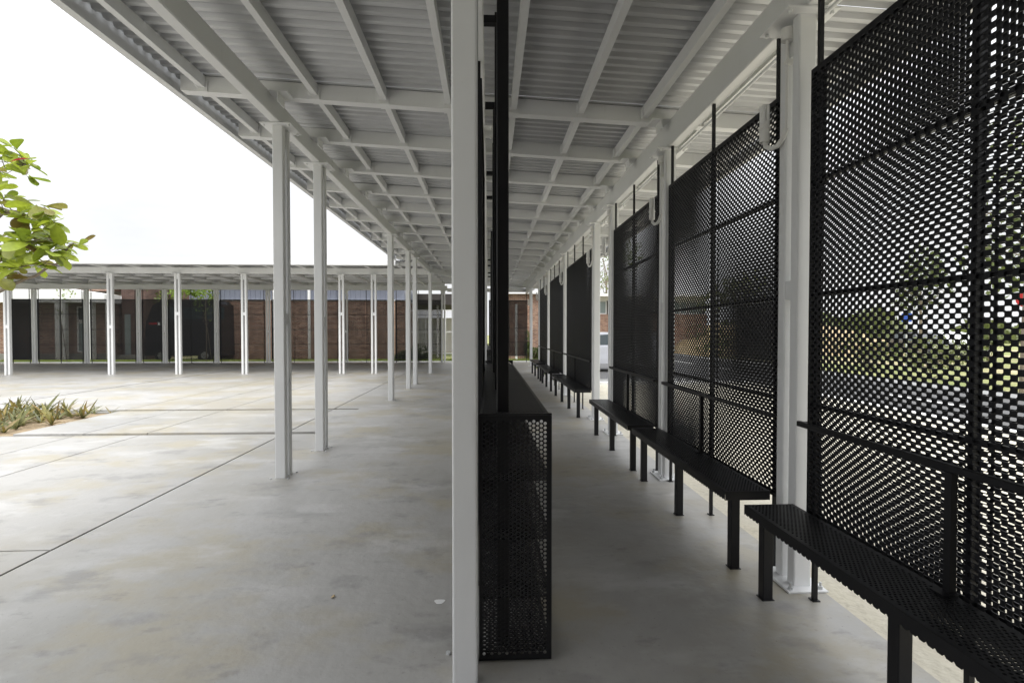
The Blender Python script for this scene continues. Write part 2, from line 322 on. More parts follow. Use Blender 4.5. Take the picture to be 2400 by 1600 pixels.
# corrugated sheets: one run of ribs each
def corr(n, pitch=.118, amp=.032):
    prof = []
    for k in range(n):
        y = k*pitch; prof += [(y,0),(y+.042,0),(y+.059,amp),(y+.101,amp)]
    prof.append((n*pitch,0)); return prof
P = corr(7); SW = 7*.118
def sheet(xa, xb, z):
    b = MB(); m = len(P)
    b.add([(xa,p[0],z(xa)+p[1]) for p in P]+[(xb,p[0],z(xb)+p[1]) for p in P], [(i,i+1,m+i+1,m+i) for i in range(m-1)])
    b.add([(xa,p[0],z(xa)+p[1]+.003) for p in P]+[(xb,p[0],z(xb)+p[1]+.003) for p in P], [(m+i,m+i+1,i+1,i) for i in range(m-1)])
    return b.mesh('roof_sheet', M['ceil'])
sm_full = sheet(-3.06, 3.06, lambda x: ZR(x)+.152); sm_short = sheet(-2.06, 3.06, lambda x: ZR(x)+.152)
y = -14.0
while y < 25.4:
    link('roof_sheet', sm_full if y < 17.0 else sm_short, can, (0, y, random.uniform(0,.003))); y += SW+.004
b = MB()                                     # eaves channel towards the courtyard
b.box(-3.10,-3.094,-14,17.25,ZR(-3.1)-.0,ZR(-3.1)+.20); b.box(-3.094,-3.03,-14,17.25,ZR(-3.1)+.0,ZR(-3.1)+.006); b.box(-3.094,-3.03,-14,17.25,ZR(-3.1)+.194,ZR(-3.1)+.20)
b.build('fascia', M['steel'], can)
b = MB(); b.box(3.07,3.076,-14,25.4,ZR(3.07)-.02,ZR(3.07)+.2); b.box(3.0,3.07,-14,25.4,ZR(3.07)-.02,ZR(3.07)-.014); b.build('fascia', M['steel'], can)
b = MB(); b.cyl((1.905,-14,3.30),(1.905,24.6,3.30),.012); b.build('conduit', M['steel'], can)

# ------------------------------------------------------------------ canopy of the far wing
far = thing('far_canopy', label='white canopy of the far wing across the back of the courtyard', cat='canopy')
FX = [(50-1146)/1200*18.55 + 0*0]
rowx = sorted([-16.7-1.15*k for k in range(1,14)]+[-16.7+1.135*k for k in range(0,13)])
FZ = lambda y: 3.735
rm = MB(); rm.add([(-.06,17.4,3.725),(.06,17.4,3.725),(.06,25.4,3.71),(-.06,25.4,3.71),(-.06,17.4,3.83),(.06,17.4,3.83),(.06,25.4,3.83),(-.06,25.4,3.83)],
  [(3,2,1,0),(4,5,6,7),(0,1,5,4),(1,2,6,5),(2,3,7,6),(3,0,4,7)]); rme = rm.mesh('rafter', M['steel'])
for x in rowx: link('rafter', rme, far, (x,0,0))
for y in (17.75,19.3,20.4,21.5,22.6,23.7,25.15):
    b = MB(); z = FZ(y); b.box(-31,-2.15,y-.03,y+.03,z+.0,z+.10); b.build('purlin', M['steel'], far)
b = MB(); b.bbox(-31,-2.12,18.40,18.50,3.522,3.735,.006); b.build('beam', M['steel'], far)
b = MB(); b.bbox(-31,-2.02,24.98,25.08,3.49,3.715,.006); b.build('beam', M['steel'], far)
b = MB()                                     # diagonal where the two roofs meet
b.add([(-2.16,18.5,3.60),(-2.08,18.46,3.60),(1.80,24.8,3.42),(1.72,24.84,3.42),(-2.16,18.5,3.76),(-2.08,18.46,3.76),(1.80,24.8,3.56),(1.72,24.84,3.56)],
  [(3,2,1,0),(4,5,6,7),(0,1,5,4),(1,2,6,5),(2,3,7,6),(3,0,4,7)]); b.build('beam', M['steel'], far)
def fsheet():
    b = MB(); m = len(P); z0, z1 = 3.835, 3.835
    b.add([(p[0],17.3,z0+p[1]) for p in P]+[(p[0],25.55,z1+p[1]) for p in P], [(m+i,m+i+1,i+1,i) for i in range(m-1)])
    b.add([(p[0],17.3,z0+p[1]+.003) for p in P]+[(p[0],25.55,z1+p[1]+.003) for p in P], [(i,i+1,m+i+1,m+i) for i in range(m-1)])
    return b.mesh('roof_sheet', M['ceil'])
fs = fsheet(); x = -31
while x < -2.2: link('roof_sheet', fs, far, (min(x,-2.905),0,0)); x += SW+.004
b = MB(); b.box(-31,-3.11,17.24,17.25,3.70,3.895); b.box(-31,-3.11,17.25,17.32,3.70,3.706); b.build('fascia', M['steel'], far)

b = MB(); b.box(-2.075,-2.066,16.75,25.5,3.80,4.0); b.box(-3.09,-2.076,17.5,17.51,3.72,3.93); b.build('flashing', M['steel'], far)

# ------------------------------------------------------------------ columns
def column_parts(h, spacer, anchor=True):
    c = thing('steel_column')
    for s in (-1, 1):
        b = MB(); b.rtube(.106,.068,.010,.0125 if anchor else 0,h-.0125,0,s*.063); b.build('tube', M['steel'], c)
    b = MB(); b.box(-.03,.03,-.029,.029,h-.2,h-.013); b.build('spacer', M['steel'], c)
    b = MB(); b.box(-.044,.044,-.029,.029,spacer-.055,spacer+.055); b.build('spacer', M['steel'], c)
    b = MB(); b.bbox(-.155,.155,-.155,.155,h-.0125,h,.002); b.build('cap_plate', M['steel'], c)
    b = MB()
    for sx in (-1,1):
        for sy in (-1,1): b.cyl((sx*.122,sy*.122,h-.03),(sx*.122,sy*.122,h+.012),.013,n=6)
    b.build('bolt', M['steel'], c)
    b = MB()
    if anchor:
        b.bbox(-.118,.118,-.16,.16,0,.012,.002); b.build('base_plate', M['steel'], c); b = MB()
        for sx in (-1,1):
            for sy in (-1,1): b.hexbolt(sx*.088,sy*.128,.012)
    else:
        for sx in (-1,1):
            for sy in (-1,1): b.cyl((sx*.088,sy*.118,-.002),(sx*.088,sy*.118,.01),.011,n=6)
    b.build('bolt', M['galv'], c)
    return c
G1, G2, G3, G4, G5 = ('columns along the courtyard edge','columns along the screened side','columns down the middle of the walkway','front columns of the far wing','rear columns of the far wing')
ordn = ['nearest','second nearest','third','fourth','fifth','sixth','seventh','eighth']
L_ = [(-2.135,5.41,1.63),(-2.135,6.62,1.63),(-2.135,11.28,1.75),(-2.11,13.55,1.75),(-2.11,14.77,1.75),(-2.10,18.47,1.63)]
llab = ['tall white twin-tube column nearest the camera on the courtyard edge','white column just behind the nearest one on the courtyard edge',
        'white column third in the courtyard row, after the wide gap','white column fourth in the courtyard row, left one of a close pair',
        'white column fifth in the courtyard row, right one of a close pair','slim far white column at the inner corner of the courtyard']
for (x, y, s), lb in zip(L_, llab):
    c = column_parts(3.59, s, False); c.location = (x, y, 0); tag(c, lb, 'column', G1)
Rr = [(1.83,2.985,1.745),(1.83,5.20,1.745),(1.83,7.48,1.745),(1.83,8.70,1.745),(1.83,12.12,1.745),(1.83,15.5,1.745),(1.83,18.3,1.745),(1.83,22.2,1.745)]
rlab = ['white bolted column at the far edge of the nearest black screen','white column between the second and third black screens from the right',
        'white column just right of the open gap with the car behind','white column just left of the open gap with the car behind','fifth white column along the screened side',
        'sixth white column along the screened side','seventh white column along the screened side, very thin in view','last white column at the far end of the screened side, before the brick wall']
for (x, y, s), lb in zip(Rr, rlab):
    c = column_parts(3.33, s); c.location = (x, y, 0); tag(c, lb, 'column', G2)
for (x, y), lb in zip([(-.103,2.25),(-.10,5.32),(-.10,14.6)], ['large white column in the middle foreground, cut off at the bottom','white column hidden behind the hanging middle screen','white column far down the middle of the walkway']):
    c = column_parts(3.56, 1.65, False); c.location = (x, y, 0); tag(c, lb, 'column', G3)
fx = [(-16.6,18.93,1.66),(-13.15,18.78,1.66),(-10.87,18.67,2.12),(-8.60,18.57,2.12),(-5.225,18.46,2.12),(-4.09,18.46,2.12)]
flab = ['white front column of the far wing beside the tree leaves, leftmost','white front column of the far wing, second from the left','white front column of the far wing, third from the left',
        'white front column of the far wing just left of the big near column','white front column of the far wing, left one of a pair with a see-through slot','white front column of the far wing, right one of a pair with a see-through slot']
for (x, y, s), lb in zip(fx, flab):
    c = column_parts(3.52, s, False); c.location = (x, 18.45, 0); c.rotation_euler = (0,0,R(90)); tag(c, lb, 'column', G4)
def onY(xs, Y):           # x on the plane Y for a source column of the picture plan
    t = R(2.58); a = (xs-1200)/1200; return Y*(a*math.cos(t)+math.sin(t))/(math.cos(t)-a*math.sin(t))
bx = [18,81,203.5,326,387,508,629,811,1039]
blab = ['rear column of the far wing at the left picture edge','rear column of the far wing, second from the left, half behind a front column','rear column of the far wing, third from the left','rear column of the far wing left of the narrow black screen',
        'rear column of the far wing right of the narrow black screen','rear column of the far wing right of the solid dark screen','rear column of the far wing touching the nearest column in view','rear column of the far wing right behind the slotted pair','rear column of the far wing in front of the mesh gate']
BCX = [onY(x, 25.03) for x in bx]
for x, lb in zip(BCX, blab):
    c = column_parts(3.488, 1.5, False); c.location = (x, 25.03, 0); c.rotation_euler = (0,0,R(90)); tag(c, lb, 'column', G5)

# ------------------------------------------------------------------ perforated screens
SWD, SHT, DEP = .965, 2.485, .031
front_sh = perf('perforated_sheet', SWD, SHT, .02025, .050, .0091, .0158, M['black_mesh'], 0, swap=True, t=.0055)
back_sh = perf('perforated_sheet', SWD, SHT, .02025, .050, .0091, .0158, M['black_mesh'], .0325, swap=True, t=.0055)
far_a = perf('perforated_sheet', SWD, SHT, .02025, .050, .0080, .0118, M['black_mesh'], 0, swap=True, t=.004)
far_b = perf('perforated_sheet', SWD, SHT, .02025, .050, .0080, .0118, M['black_mesh'], .038, swap=True, t=.004)
def make_screen(n, wide, z0, z1, top, rods=True, sheets=None):
    """n sheet bays; local x along the screen, local +y is the outer side"""
    s = thing('perforated_screen'); W_ = n*wide; hgt = z1-z0
    b = MB(); t = .0145
    b.box(-.005,-.001,-t-.004,DEP-t+.02,z0,z1); b.box(W_+.001,W_+.005,-t-.004,DEP-t+.02,z0,z1)
    b.box(-.005,W_+.005,-t-.004,DEP-t+.02,z0-.004,z0-.0005); b.box(-.005,W_+.005,-t-.004,DEP-t+.02,z1+.0005,z1+.004)
    b.box(0,.03,DEP-t+.004,DEP-t+.010,z0,z1)
    b.build('frame', M['black'], s)
    b = MB()
    for k in (1,2,3): z = z0+hgt*k/4; b.box(.0005,W_-.0005,.004-t+.004,DEP-t-.004,z-.011,z+.011)
    b.build('cross_bar', M['black'], s)
    for k in range(n):
        for me, yy in zip(sheets or (front_sh, back_sh), (-t, DEP-t)): link('perforated_sheet', me, s, (k*wide, yy, z0), scale=(wide/SWD*.999,1,hgt/SHT))
    if rods:
        for k in range(n+1):
            x = .045 if k == 0 else (W_-.045 if k == n else k*wide)
            b = MB(); b.box(x-.012,x+.012,-.0095,.0125,0.001,top); b.box(x-.022,x+.022,-.02,.022,0,.006); b.build('hanger_rod', M['black'], s)
    return s
GS, GF = 'perforated screens along the walkway','perforated screens of the far wing'
# right side: local x -> +Y, outer side -> +X   (mirror by rotating -90 and starting at the far end is not needed)
def place_side(y0, n, wide, lb, x=1.815, z0=.465, z1=2.95, top=3.33, group=GS):
    s = make_screen(n, wide, z0, z1, top); s.location = (x, y0, 0); s.rotation_euler = (0,0,R(90)); s.scale = (1,-1,1); tag(s, lb, 'screen', group); return s
place_side(.87, 2, .965, 'tall black perforated screen nearest the camera, filling the right edge of the picture')
place_side(3.115, 2, .977, 'tall black perforated screen second from the right, with a light fitting at its edge')
place_side(5.40, 2, .965, 'tall black perforated screen third from the right, beside the second bench')
place_side(8.86, 3, .977, 'long black perforated screen just left of the gap with the car')
place_side(12.26, 3, .94, 'black perforated screen fifth along the side, a thin dark strip')
place_side(15.7, 2, 1.19, 'farthest black perforated screen along the side, the thinnest strip')
for q, w_ in enumerate(('beside the camera','just behind the camera','third behind the camera','fourth behind the camera','fifth behind the camera')):
    if q < 1: place_side(-1.6-2.3*q, 2, .965, 'black perforated screen %s, outside the picture' % w_)
for q, w_ in enumerate(('just',)): place_side(-2.2-2.4*q, 2, .965, 'black perforated screen added unseen %s behind the camera to block light' % w_, x=-.075, top=3.56)  # unseen extra screen, added to keep light out of the lane
place_side(2.98, 2, .985, 'black perforated screen hanging edge-on in the middle, behind the big white column', x=-.075, top=3.56)
fsx = [(-40,-11.6+.0),(27.5,72.5),(88.8,196),(212.5,320),(333.6,381),(395,502),(516,621.5),(637,793),(801,917),(927,1036)]
fslab = ['far screen at the left picture edge, mostly cut off','far narrow black screen beside the left front column, under the leaves','far black screen in front of the brick wall with the white pillar','far black screen in front of the pale door',
  'narrow solid-looking black screen in front of the black minibus','wide dark screen right of the narrow one, in front of the black minibus','far black screen with a white pole showing through','far brownish black screen behind the two big near columns','far black screen behind the slotted pair of columns','far black screen left of the mesh gate, over a dark shrub']
for (xa, xb), lb in zip(fsx, fslab):
    x0, x1 = onY(xa, 25.03), onY(xb, 25.03); w = x1-x0; n = 1 if w < 1.5 else 2 if w < 2.6 else 3
    s = make_screen(n, w/n, .17, 3.02, 3.488, sheets=(far_a, far_b)); s.location = (x0, 25.03, 0); tag(s, lb, 'screen', GF)
x0, x1 = onY(1146,25.0), onY(1236,25.0)
s = make_screen(2, (x1-x0)/2, .30, 3.02, 3.488, sheets=(far_a, far_b)); s.location = (x0, 25.03, 0); tag(s, 'dark screen at the end of the walkway in front of the red brick wall', 'screen', GF)

# ------------------------------------------------------------------ benches
seat_sh = perf('seat_sheet', 2.1, .285, .0173, .020, .0064, .0064, M['black'], 0, t=.005)
def make_bench(L, legs):
    s = thing('bench'); w = .29
    o = link('seat', seat_sh, s, (.0025, .0025, .4975), scale=(1,1,L/2.1*.998)); o.scale = (L/2.1*.998,1,1); o.rotation_euler = (R(-90),0,0)
    b = MB(); nt_ = int(L/.0345)                       # folded edge with the half-holes left along its lower rim
    for (yy, t) in ((0,.002),(w-.002,.002)):
        for k in range(nt_):
            xa = L*k/nt_; xb = L*(k+1)/nt_; q = (xb-xa)*.28
            b.add([(xa,yy,.5),(xb,yy,.5),(xb,yy,.444),(xb-q,yy,.444),((xa+xb)/2,yy,.452),(xa+q,yy,.444),(xa,yy,.444)], [(0,6,5,4,3,2,1)])
    b.box(0,.002,.002,w-.002,.444,.4995); b.box(L-.002,L,.002,w-.002,.444,.4995)
    b.build('edge_trim', M['black'], s)
    b = MB(); b.box(.03,L-.03,.05,.09,.447,.487); b.box(.03,L-.03,w-.07,w-.03,.447,.487)
    for lx in legs: b.box(lx-.02,lx+.02,.091,w-.071,.45,.486)
    b.build('seat_frame', M['black'], s)
    for lx in legs:
        b = MB(); b.rtube(.056,.056,.004,0.001,.446,lx,.08,2); b.box(lx-.034,lx+.034,.046,.114,0,.004); b.build('leg', M['black'], s)
    return s
GB = 'black benches along the screens'
bl = [((.76,2.88),(.15,1.09,2.03),'long black bench in the bottom right corner, nearest the camera'),((3.12,5.22),(.05,.99,1.94),'black bench second from the camera, ending right at the first white column'),
      ((5.39,7.47),(.06,1.0,1.95),'black bench third from the camera, in front of the third screen'),((8.76,11.95),(.08,1.13,2.08,3.1),'long low black bench beyond the gap with the car'),
      ((12.7,15.5),(.08,1.1,2.1,2.7),'small distant black bench fifth along the screens'),((16,18.4),(.1,1.2,2.3),'farthest and smallest black bench'),((-1.6,.6),(.1,1.1,2.1),'bench beside the camera, outside the picture')]
for (ya, yb), legs, lb in bl:
    s = make_bench(yb-ya, legs); s.location = (1.475, ya, 0); s.rotation_euler = (0,0,R(90)); s.scale = (1,-1,1); tag(s, lb, 'bench', GB)
# ------------------------------------------------------------------ handrails in front of the screens
GR = 'black handrails in front of the screens'
rl = [((.4,2.82),(1.86,),'black handrail across the nearest screen'),((3.09,5.10),(4.15,),'black handrail across the second screen'),((5.34,7.36),(6.4,),'black handrail across the third screen'),
      ((8.80,12.0),(10.4,),'black handrail across the long screen beyond the car gap'),((12.2,15.3),(13.8,),'black handrail across the fifth screen'),((15.6,18.1),(17,),'black handrail across the farthest screen')]
for (ya, yb), ps, lb in rl:
    s = thing('handrail', (1.755,0,0), label=lb, cat='handrail', group=GR)
    b = MB(); b.bbox(-.014,.014,ya,yb,.9648,.995,.004); b.box(-.012,.045,ya+.01,ya+.03,.972,.992); b.box(-.012,.045,yb-.03,yb-.01,.972,.992); b.build('rail', M['black'], s)
    for y in ps:
        b = MB(); b.box(-.012,.012,y-.015,y+.015,.502,.9645); b.box(-.05,.012,y-.03,y+.03,.5015,.508); b.build('post', M['black'], s)

# ------------------------------------------------------------------ storage rack with perforated shelves in the middle of the walkway
end_sh = perf('end_panel', .325, 1.085, .0173, .0193, .0076, .0076, M['black'], 0, t=.002)
shelf_sh = perf('shelf', 1.845, .321, .0167, .0193, .0066, .0066, M['black'], 0, t=.0025)
def make_rack(bays):
    s = thing('shelf_rack'); L = 1.85*bays; w = .325
    link('end_panel', end_sh, s, (-.0375, 0, .012), scale=(1,1,1.022))
    link('end_panel', end_sh, s, (-.0375, L, .075))
    b = MB()
    for (z0, z1) in ((.008,.011),(1.1225,1.13)): b.box(-.0385,.2885,-.003,.012,z0,z1)
    b.box(-.0400,-.0378,-.003,.012,.008,1.13); b.box(.2878,.2900,-.003,.012,.008,1.13); b.build('end_trim', M['black'], s)
    for z in (.045,.292,.558,.825,1.118):
        for k in range(bays):
            o = link('shelf' if z < 1.1 else 'top', shelf_sh, s, (.2855-.0, .003+k*1.85, z)); o.rotation_euler = (R(90),0,R(90))
            o.location = (-.0360, .003+k*1.85, z)
        b = MB()
        for x in (-.0378,.2848): b.box(x,x+.003,.014,L-.004,z-.014,z-.0018)
        b.build('shelf_edge', M['black'], s)
    for y in (.15,1.06,2.49,3.35):
        b = MB(); b.rtube(.056,.056,.004,.001,3.55,.072,y,2); b.build('post', M['black'], s)
        b = MB(); b.box(-.018,.0435,y-.018,y+.018,2.948,2.982); b.build('arm', M['black'], s)
    for ux, uy in ((.24,L-.05),(0,L-.05)):
        b = MB(); b.rtube(.045,.045,.003,.001,1.1,ux,uy,2); b.build('upright', M['black'], s)
    return s
s = make_rack(2); s.location = (-.006, 2.30, 0); tag(s, 'tall narrow black shelf rack of perforated metal right of the big white column', 'rack', 'black shelf racks')
s = make_rack(2); s.location = (-.006, 10.4, 0); tag(s, 'distant black shelf rack hidden behind the near one', 'rack', 'black shelf racks')

# ------------------------------------------------------------------ lamps on the screened-side columns
def make_lamp():
    s = thing('wall_lamp')
    b = MB(); b.path([(0,0,3.25),(0,0,2.70)],.009); b.path([(0,0,2.70),(-.01,.02,2.65),(-.02,.06,2.62),(-.03,.11,2.62),(-.04,.155,2.65),(-.04,.17,2.70)],.0145,9)
    b.build('conduit', M['lampwhite'], s)
    b = MB(); b.cyl((0,0,3.215),(0,0,3.285),.034,n=14); b.build('junction_box', M['lampwhite'], s)
    b = MB(); b.box(-.013,.03,-.013,.013,3.08,3.1); b.build('clip', M['lampwhite'], s)
    b = MB(); b.cyl((-.04,.17,2.68),(-.04,.17,2.76),.03,n=14); b.cyl((-.04,.17,2.76),(-.04,.17,2.79),.036,.028,n=14); b.build('socket', M['lampwhite'], s)
    b = MB()
    for (dx, dy) in ((-.014,-.014),(.014,-.014),(.014,.014),(-.014,.014)): b.cyl((dx-.04,.17+dy,2.79),(dx-.04,.17+dy,2.905),.0105,n=8)
    b.cyl((-.04,.17,2.7905),(-.04,.17,2.805),.027,n=12); b.build('bulb', M['bulb'], s)
    return s
lamp = make_lamp()
for i, ((x, y, _), lb) in enumerate(zip(Rr, ['bare white bulb on the nearest screened-side column','bare white bulb on the second screened-side column','bare white bulb on the column right of the car gap','bare white bulb on the column left of the car gap',
        'bare white bulb on the fifth screened-side column','bare white bulb on the sixth screened-side column','tiny bare bulb on the seventh screened-side column','tiny bare bulb on the last screened-side column'])):
    o = lamp if i == 0 else copy_tree(lamp)
    o.location = (x-.066, y+.0, 0); tag(o, lb, 'lamp', 'bare bulbs on the screened-side columns')

# ------------------------------------------------------------------ planting bed and plants
b = MB(); nx, ny = 30, 22
vs = []; 
for i in range(nx+1):
    for j in range(ny+1):
        x = -10.02+3.07*i/nx; y = 7.775+2.17*j/ny; e = min(i, nx-i, j, ny-j)
        vs.append((x, y, -.05+.03*min(e,3)/3+.03*(random.random()-.3)*(e > 0)))
b.add(vs, [(i*(ny+1)+j,(i+1)*(ny+1)+j,(i+1)*(ny+1)+j+1,i*(ny+1)+j+1) for i in range(nx) for j in range(ny)])
tag(b.build('soil_bed', M['soil']), kind='structure')
def blade(L, w, droop, fold=.35, seg=6):
    b = MB(); V = []
    for i in range(seg+1):
        t = i/seg; ww = w*(.55+.9*t-1.45*t**2.2)*.9 if t < 1 else 0; ww = max(ww, .001)
        y = L*t*math.cos(droop*t); z = L*t*math.sin(1.1-droop*t*.9); y = L*t*.55+L*.35*droop*t*t; z = L*t*(1-.35*droop*t)
        V += [(-ww/2,y,z+ww*fold),(0,y,z),(ww/2,y,z+ww*fold)]
    b.add(V, [(3*i+k,3*i+k+1,3*i+k+4,3*i+k+3) for i in range(seg) for k in (0,1)])
    return b.mesh('leaf', M['agave'])
blades = [blade(.30,.065,.35), blade(.24,.06,.8), blade(.36,.06,.15), blade(.17,.05,.5), blade(.32,.07,1.0)]
def agave(x, y, sc, nl):
    s = thing('strap_leaf_plant', (x, y, -.03))
    for k in range(nl):
        o = link('leaf', random.choice(blades), s); o.rotation_euler = (R(random.uniform(-30,24)), R(random.uniform(-22,22)), random.uniform(0,6.283)); q = sc*random.uniform(.75,1.2); o.scale = (q,q,q)
    return s
pts = [(-7.0,9.78,.55,5,'tiny spiky plant alone at the right tip of the planting bed'),(-7.25,9.72,.5,4,'tiny spiky plant second from the right tip of the bed')]
k = 0
while len(pts) < 96:
    x = random.uniform(-9.9,-7.12); y = random.uniform(7.86,9.86); k += 1
    if k > 4000: break
    if any((x-p[0])**2+(y-p[1])**2 < .03 for p in pts): continue
    pts.append((x, y, random.uniform(.65,1.2), random.randint(7,12), None))
for i, (x, y, sc, nl, lb) in enumerate(pts):
    s = agave(x, y, sc, nl); tag(s, lb or 'olive green strap-leaved plant in the crowded part of the planting bed', 'plant', 'strap-leaved plants in the bed' if not lb else 'small spiky plants at the tip of the bed')

# ------------------------------------------------------------------ almond tree reaching in from the left
def leafmesh(L, w, cup):
    b = MB(); V = []; ts = [0,.12,.3,.5,.68,.82,.93,1]; ws = [.06,.2,.55,.85,1,.92,.6,.05]
    for t, q in zip(ts, ws):
        for k in (-1,-.5,0,.5,1): V.append((k*w/2*q, L*t, cup*L*(t*t)*-.5+abs(k)*w*.10*q))
    b.add(V, [(5*i+k,5*i+k+1,5*i+k+6,5*i+k+5) for i in range(7) for k in range(4)])
    me = b.mesh('leaf', M['leaf']); me.polygons.foreach_set('use_smooth', [True]*len(me.polygons)); return me
lms = [leafmesh(.22,.115,.2), leafmesh(.19,.105,-.1), leafmesh(.25,.125,.5), leafmesh(.14,.08,.1)]
tree = thing('almond_tree', (-8.6,8.3,-.03), label='leafy tree with big round green leaves reaching in at the left edge', cat='tree')
tp = lambda xs, ys, Z: (onP(xs, ys, Z))
def onP(xs, ys, Y):
    t = R(2.58); p = R(1.12); a = (xs-1200)/1200; c = (800-ys)/1200
    f = Vector((math.sin(t)*math.cos(p), math.cos(t)*math.cos(p), -math.sin(p))); r = Vector((math.cos(t),-math.sin(t),0)); u = r.cross(f)
    d = f+r*a+u*c; return Vector((0,0,1.5))+d*(Y/d.y)
T0 = Vector((-8.6,8.3,-.03)); loc = lambda v: tuple(Vector(v)-T0)
b = MB(); b.path([loc((-8.6,8.3,-.05)),loc((-8.58,8.28,.8)),loc((-8.5,8.2,1.8)),loc((-8.45,8.15,2.8)),loc((-8.4,8.1,4.0)),loc((-8.35,8.0,5.0))],[.075,.06,.052,.045,.03,.012],9); b.build('trunk', M['bark'], tree)
ros = [(40,345),(75,380),(30,420),(70,410),(4,365),(-6,440),(70,515),(105,520),(150,590),(150,520),(76,588),(110,620),(52,626),(20,625),(6,575),(40,565),(66,570),(100,548),(18,352),(50,372),(62,392),(22,408),(-10,380),(8,468),(50,472),(28,492),(92,486),(126,500),(112,486),(60,502),(88,530),(112,532),(136,548),(60,548),(20,556),(30,574),(84,566),(118,572),(142,566),(168,572),(188,572),(206,578),(48,590),(14,600),(96,598),(130,592),(60,606),(34,634),(84,618),(10,650),(-25,430),(-30,520),(-40,600),(-60,470),(-70,560),(-90,400),(-100,640)]
limbs = {}
hubs = [((-8.45,8.15,2.2),(-40,705),(60,655),(133,620),(168,572)), ((-8.45,8.15,2.6),(-60,640),(20,600),(84,566),(140,560)), ((-8.42,8.1,3.1),(-60,560),(8,500),(70,495),(126,500)), ((-8.4,8.1,3.8),(-60,440),(-5,400),(50,380),(70,395))]
for h in hubs:
    P_ = [loc(h[0])]+[loc(onP(q[0],q[1],7.6-.25*i)) for i, q in enumerate(h[1:])]
    m = MB(); pp = []
    for i in range(len(P_)-1):
        for k in range(3): pp.append(Vector(P_[i]).lerp(Vector(P_[i+1]), k/3)+Vector((0,0,random.uniform(-.02,.02))))
    pp.append(Vector(P_[-1])); m.path(pp, [.026*(1-i/len(pp))+.006 for i in range(len(pp))], 7); m.build('branch', M['bark'], tree)
    limbs[h] = pp
allp = [q for l in limbs.values() for q in l]
for i, (xs, ys) in enumerate(ros):
    xs = xs-(8 if xs < 120 else 24)
    Y = random.uniform(6.6,7.5); c = Vector(loc(onP(xs, ys, Y)))
    near = min(allp, key=lambda q: (q-c).length); m = MB(); m.path([near, near.lerp(c,.5)+Vector((0,0,.03)), c], [.007,.005,.004], 5); m.build('twig', M['bark'], tree)
    for k in range(random.randint(4,7)):
        o = link('leaf', random.choice(lms), tree, c+Vector((random.uniform(-.03,.03),random.uniform(-.03,.03),random.uniform(-.03,.03))))
        o.rotation_euler = (R(random.uniform(-45,40)), R(random.uniform(-35,35)), random.uniform(0,6.283)); q = random.uniform(.85,1.35); o.scale = (q,q,q)
rl_ = lms[0].copy(); rl_.materials.clear(); rl_.materials.append(M['redleaf'])
o = link('leaf', rl_, tree, loc(onP(22,380,6.5))); o.rotation_euler = (R(20),R(15),R(-80)); o['label'] = 'single dark red leaf'

# ------------------------------------------------------------------ leafy crowns for the background
def crown(name, cx, cy, cz, rx, ry, rz, n, size, m, parent, seed):
    r = np.random.default_rng(seed); V = []; F = []
    lobes = [(r.normal(0,.45,3), r.uniform(.35,.6)) for _ in range(9)]
    for _ in range(n):
        l, q = lobes[r.integers(len(lobes))]; d = r.normal(0,1,3); d /= np.linalg.norm(d); p = l+d*q*r.uniform(.6,1)
        p = np.array((cx+p[0]*rx, cy+p[1]*ry, cz+p[2]*rz)); a = r.normal(0,1,3); a /= np.linalg.norm(a); c = np.cross(a, r.normal(0,1,3)); c /= np.linalg.norm(c)
        s_ = size*r.uniform(.6,1.3); o = len(V); V += [tuple(p-a*s_), tuple(p+c*s_*.5), tuple(p+a*s_), tuple(p-c*s_*.5)]; F.append((o,o+1,o+2,o+3))
    me = bpy.data.meshes.new(name); me.from_pydata(V, [], F); me.materials.append(m); return link(name, me, parent)
def tree_(x, y, h, rx, n, m, lb, seed, size=.12, grp='trees beyond the walkway', z0=.45):
    s = thing('tree', (x, y, -.15), label=lb, cat='tree', group=grp); r = random.Random(seed)
    b = MB(); top = Vector((r.uniform(-.2,.2), r.uniform(-.2,.2), h*.75)); b.path([(0,0,0),(top.x*.3,top.y*.3,h*.3),(top.x*.7,top.y*.7,h*.55),tuple(top)],[.03*h/2,.024*h/2,.016*h/2,.006],7)
    for k in range(7):
        q = r.uniform(.35,.7); p0 = Vector((top.x*q,top.y*q,h*q)); b.path([p0, p0+Vector((r.uniform(-.5,.5)*rx,r.uniform(-.5,.5)*rx,h*.12)), p0+Vector((r.uniform(-.8,.8)*rx,r.uniform(-.8,.8)*rx,h*.24))],[.011*h/2,.007*h/2,.003],5)
    b.build('trunk', M['bark'], s)
    crown('crown', 0,0,h*(z0+1)/2, rx, rx, h*(1-z0)/2*1.1, n, size, m, s, seed); return s
def shrub(x, y, h, rx, n, lb, seed, grp, m=None):
    s = thing('shrub', (x, y, -.15), label=lb, cat='shrub', group=grp); b = MB()
    for k in range(6): b.path([(0,0,0),(random.uniform(-.3,.3)*rx,random.uniform(-.3,.3)*rx,h*.4),(random.uniform(-.6,.6)*rx,random.uniform(-.6,.6)*rx,h*.8)],[.02,.014,.005],5)
    b.build('stem', M['bark'], s); crown('foliage', 0,0,h*.52, rx, rx, h*.5, n, .085, m or M['bush'], s, seed); return s

